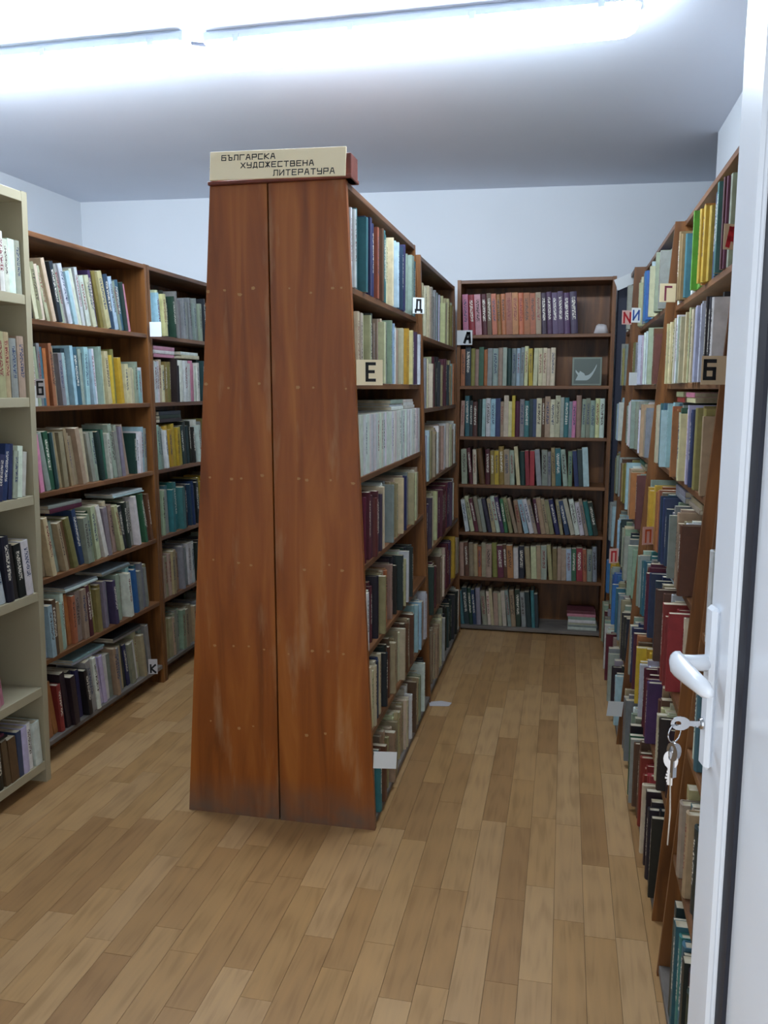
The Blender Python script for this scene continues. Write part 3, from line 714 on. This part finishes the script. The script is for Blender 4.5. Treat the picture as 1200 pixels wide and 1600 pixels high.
card('shelf_card', 'pink card with orange letter П beside the thick yellow book', 'card', (1004, 823, 1021, 851), 'R1', -.02, M['card_p'], 'П', M['ink_orange'], .1, (.3, .15, .72, .8))
card('shelf_card', 'pink card with red letter П low on the narrow corner bookcase', 'card', (952, 857, 966, 880), 'R3', -.02, M['card_p'], 'П', M['ink_red'], .12, (.28, .15, .72, .78))
card('shelf_card', 'grey card with dark letter Б where the beige unit meets the wooden bookcase', 'card', (56, 592, 70, 622), 'L1', .01, M['card_g'], 'Б', M['ink'], .1, (.2, .2, .75, .85))
card('blank_card', 'blank white card at the joint of the two left wooden bookcases', 'card', (234, 503, 252, 526), 'L1', .01, M['card_w'])
card('shelf_card', 'pale card with dark letter К at the foot of the bookcase by the beige unit', 'card', (232, 1030, 246, 1053), 'L1', .01, M['card_g'], 'К', K, .12, (.25, .12, .75, .6))
card('blank_card', 'blank white paper hanging at the foot of the signed tapered bookcase', 'paper', (583, 1174, 619, 1200), 'C1', .02, M['card_w'], tilt=.05)
card('blank_card', 'blank white paper tag sticking out low on the right-wall bookcase', 'tag', (948, 1095, 972, 1118), 'R2', -.02, M['card_w'], tilt=.1)
# picture leaning in the gap of the back-wall case
bk = C['BK']
pr = empty('framed_picture', (.03, 5.10, bk.zs[2] + .011)); tag(pr, 'small square grey picture leaning on the second shelf of the back-wall bookcase', 'picture')
fr = MB().box(0, .17, 0, .008, 0, .165, 0, .0015).build('frame', plain('picture_grey', srgb(120, 130, 116), .4), pr)
mb = MB(); mb.prism([(.012, .012), (.158, .012), (.158, .153), (.012, .153)][::-1], 1, -.001, 0) if False else mb.box(.010, .16, -.001, 0, .010, .155)
mb.build('print', plain('picture_dark', srgb(88, 98, 90), .3), pr)
mb = MB(); cr = []
pts = [(.02 + .12 * k / 12, .03 + .055 * (abs(k - 6) / 6) ** 2 * (1.5 if k > 6 else .9)) for k in range(13)]
for k in range(12):
    a_, b_ = pts[k], pts[k + 1]; h0 = .012 + .016 * math.sin(math.pi * k / 12); h1 = .012 + .016 * math.sin(math.pi * (k + 1) / 12)
    mb.add([(a_[0], -.0015, a_[1]), (b_[0], -.0015, b_[1]), (b_[0], -.0015, b_[1] + h1), (a_[0], -.0015, a_[1] + h0)], [(0, 1, 2, 3)])
mb.add([(.02, -.0018, .03), (.085, -.0018, .03), (.07, -.0018, .07), (.045, -.0018, .085)], [(0, 1, 2, 3)])
mb.build('pale_shape', plain('picture_pale', srgb(168, 180, 176), .4), pr)
pr.rotation_euler = (-.06, 0, 0)
# crumpled pale cloth on top shelf right
mb = MB(); g = 7
for a_ in range(g):
    for b_ in range(g):
        r_ = max(abs(a_ - 3), abs(b_ - 3)) / 3
        mb.v.append((.085 * a_ / (g - 1), .08 * b_ / (g - 1), max(0, (.055 * (1 - r_ ** 5)) * U(.75, 1.1))))
for a_ in range(g - 1):
    for b_ in range(g - 1): mb.f.append((a_*g + b_, (a_+1)*g + b_, (a_+1)*g + b_ + 1, a_*g + b_ + 1)); mb.m.append(0)
mb.f.append(tuple([a_ * g for a_ in range(g)] + [(g-1)*g + b_ for b_ in range(1, g)] + [a_*g + g - 1 for a_ in range(g - 2, -1, -1)] + [b_ for b_ in range(g - 2, 0, -1)])[::-1]); mb.m.append(0)
o = mb.build('crumpled_paper', M['card_g'], None, True); o.location = (.145, 5.085, bk.zs[1] + .0105); tag(o, 'crumpled pale paper at the end of the top shelf of back-wall bookcase', 'paper')

# sign on the island
hd = empty('sign_holder', (-1.135, 2.585, 2.1405)); tag(hd, 'dark red wooden holder strip on top of the tapered bookcase', 'sign holder')
MB().box(0, .472, 0, .10, 0, .012, 0, .002).build('base_strip', M['red'], hd)
MB().box(.006, .03, .006, .09, .012, .055, 0, .002).build('end_bracket', M['red'], hd)
MB().box(.446, .47, .006, .09, -.0, .075, 0, .002).build('end_bracket', M['red'], hd)
sg = MB().box(0, .444, 0, .006, 0, .088, 0, .001).build('sign_board', M['card_c']); sg.location = (-1.124, 2.577, 2.153); sg.rotation_euler = (-.10, -.018 * -1, 0)
tag(sg, 'cream sign board with three lines of black lettering on top of the tapered bookcase', 'sign')
for s, x0, z0, cw, ch, gp in (('БЪЛГАРСКА', .040, .060, .0135, .015, .0068), ('ХУДОЖЕСТВЕНА', .105, .035, .0135, .015, .0068), ('ЛИТЕРАТУРА', .213, .008, .0135, .016, .0068)):
    mb = MB(); text(mb, s, x0, z0, cw, ch, gp, .0028, -.0006); mb.build('lettering', M['ink'], sg)

# bundles on top of the right-hand cases
def pile(x_, y_, z_, n, w, d, label, cols, rz=0.0):
    for k in range(n):
        t = U(.012, .022)
        o = MB().box(-w / 2, w / 2, -d / 2, d / 2, 0, t, 0, .0015).build('magazine', plain('magazine_cover', srgb(*jit(random.choice(cols))), .5)); o.location = (x_ + U(-.01, .01), y_ + U(-.01, .01), z_); o.rotation_euler = (0, 0, rz + U(-.2, .2)); z_ += t + .0006
        tag(o, label, 'magazine', 'magazines on top of the right bookcases')
p_ = at_y(1131, 240, 3.1)
pile(.58, 3.34, 2.1405, 5, .16, .24, 'dark magazine in the pile on top of the right-wall bookcase beside the door', ((60, 66, 74), (44, 46, 54), (110, 116, 120), (150, 156, 160)))
# scrap of paper on the floor
o = MB().prism([(0, 0), (.09, .015), (.10, .06), (.045, .075), (-.01, .05)], 2, 0, .0015).build('paper_scrap', M['card_g']); q = at_z(668, 1103, 0); o.location = (q.x + .01, q.y, .0005)
tag(o, 'small pale paper scrap on the floor at the foot of the island', 'paper')

# ------------------------------------------------------------------ white door with handle and keys
AD = math.radians(10)
dr = empty('door_1', (.219, 1.272, 0), math.atan2(-math.cos(AD), math.sin(AD))); tag(dr, kind='structure')
DH, DW, ST = 2.16, .80, .095
mb = MB(); mb.box(0, ST, 0, .06, .01, DH, 0, .004); mb.build('lock_stile', M['upvc'], dr)
MB().box(DW - ST, DW, 0, .06, .01, DH, 0, .004).build('hinge_stile', M['upvc'], dr)
MB().box(ST, DW - ST, 0, .06, DH - ST, DH, 0, .003).build('top_rail', M['upvc'], dr)
MB().box(ST, DW - ST, 0, .06, .01, .13, 0, .003).build('bottom_rail', M['upvc'], dr)
MB().box(ST + .026, DW - ST, .012, .045, .13, DH - ST).build('panel', M['upvc'], dr)
MB().box(ST, ST + .026, .006, .04, .13, DH - ST).build('gasket', M['gasket'], dr)
MB().prism([(.052, -.0002), (.060, -.005), (.088, -.005), (.094, -.0002)], 2, .13, DH - ST).build('glazing_bead', M['upvc'], dr)
hp = MB().box(.014, .044, -.012, 0, .945, 1.19, 0, .005).build('handle_plate', M['upvc'], dr); tag(hp, 'white plastic handle plate')
mb = MB(); mb.tube([(.029, -.010, 1.105), (.029, -.030, 1.105), (.030, -.052, 1.105)], [.0125, .0115, .0125], 10); mb.build('lever_neck', M['upvc'], hp, True)
# lever: broad rounded grip, tapering toward the hinge side
mb = MB(); prof = []
for k in range(9):
    f = k / 8; cx = .018 + .12 * f; hh = .021 - .009 * f; dd = .0115 - .002 * f; cv = -.056 + .012 * f * f; cz = 1.105 - .006 * f * f
    if k in (0, 8): hh *= .6; dd *= .6
    for a_ in range(10):
        an = 2 * math.pi * a_ / 10; mb.v.append((cx, cv + dd * math.cos(an), cz + hh * math.sin(an)))
for k in range(8):
    for a_ in range(10): mb.f.append((k*10 + a_, k*10 + (a_+1) % 10, (k+1)*10 + (a_+1) % 10, (k+1)*10 + a_)); mb.m.append(0)
mb.f.append(tuple(range(10))[::-1]); mb.m.append(0); mb.f.append(tuple(80 + a_ for a_ in range(10))); mb.m.append(0)
mb.build('lever', M['upvc'], hp, True)
MB().tube([(.029, -.010, 1.012), (.029, -.017, 1.012)], [.009, .008], 10).build('lock_cylinder', M['steel'], hp, True)
ky = empty('key_bunch', (0, 0, 0)); tag(ky, 'bunch of steel keys on a ring hanging from the white door lock', 'keys')
ky.matrix_world = Matrix.Translation(dr.location) @ Matrix.Rotation(dr.rotation_euler.z, 4, 'Z')
def key(cx, cv, cz, horizontal, ang=0.0):
    mb = MB(); r_ = .0125; pts = []
    for a_ in range(16):
        an = 2 * math.pi * a_ / 16
        pts.append((r_ * 1.15 * math.cos(an), r_ * .85 * math.sin(an)))
    ins = [(p[0] * .35 - .004, p[1] * .35) for p in pts]
    vs = []
    for y_ in (-.0011, .0011):
        vs += [(p[0], y_, p[1]) for p in pts] + [(p[0], y_, p[1]) for p in ins]
    fs = []
    for k in range(16):
        k2 = (k + 1) % 16
        fs += [(k, k2, 16 + k2, 16 + k), (32 + k, 48 + k, 48 + k2, 32 + k2), (k, 32 + k, 32 + k2, k2), (16 + k, 16 + k2, 48 + k2, 48 + k)]
    mb.add(vs, fs)
    mb.box(.012, .04, -.001, .001, -.0038, .0038)
    for j in range(4): mb.box(.018 + j * .005, .021 + j * .005, -.001, .001, -.0038 - (.001 + .001 * (j % 3)), -.0038)
    o = mb.build('key', M['steel'], ky)
    if horizontal:   # in the lock: shank runs into the cylinder, bow outwards to the left of the door face
        o.matrix_local = Matrix.Translation((cx, cv, cz)) @ Matrix.Rotation(math.pi / 2, 4, 'Z')
    else:
        o.matrix_local = Matrix.Translation((cx, cv, cz)) @ Matrix.Rotation(ang, 4, 'Z') @ Matrix.Rotation(math.pi / 2, 4, 'Y')
    return o
key(.029, -.045, 1.012, True)
mb = MB()
def ring(mb, c, r_, tr, ax, n=18):
    P = []
    for k in range(n + 1):
        an = 2 * math.pi * k / n; P.append((c[0] + r_ * math.cos(an) * ax[0], c[1] + r_ * math.cos(an) * ax[1], c[2] + r_ * math.sin(an)))
    mb.tube(P, tr, 6)
ring(mb, (.029, -.053, .996), .0135, .0011, (.55, -.83)); mb.build('key_ring', M['steel'], ky, True)
key(.031, -.055, .968, False, .5); key(.027, -.050, .966, False, 1.9); key(.029, -.056, .955, False, 1.1)
mb = MB(); mb.tube([(.029, -.054, .984), (.030, -.056, .93), (.029, -.053, .87), (.031, -.055, .82)], .0012, 6); mb.build('cord', M['cord'], ky, True)
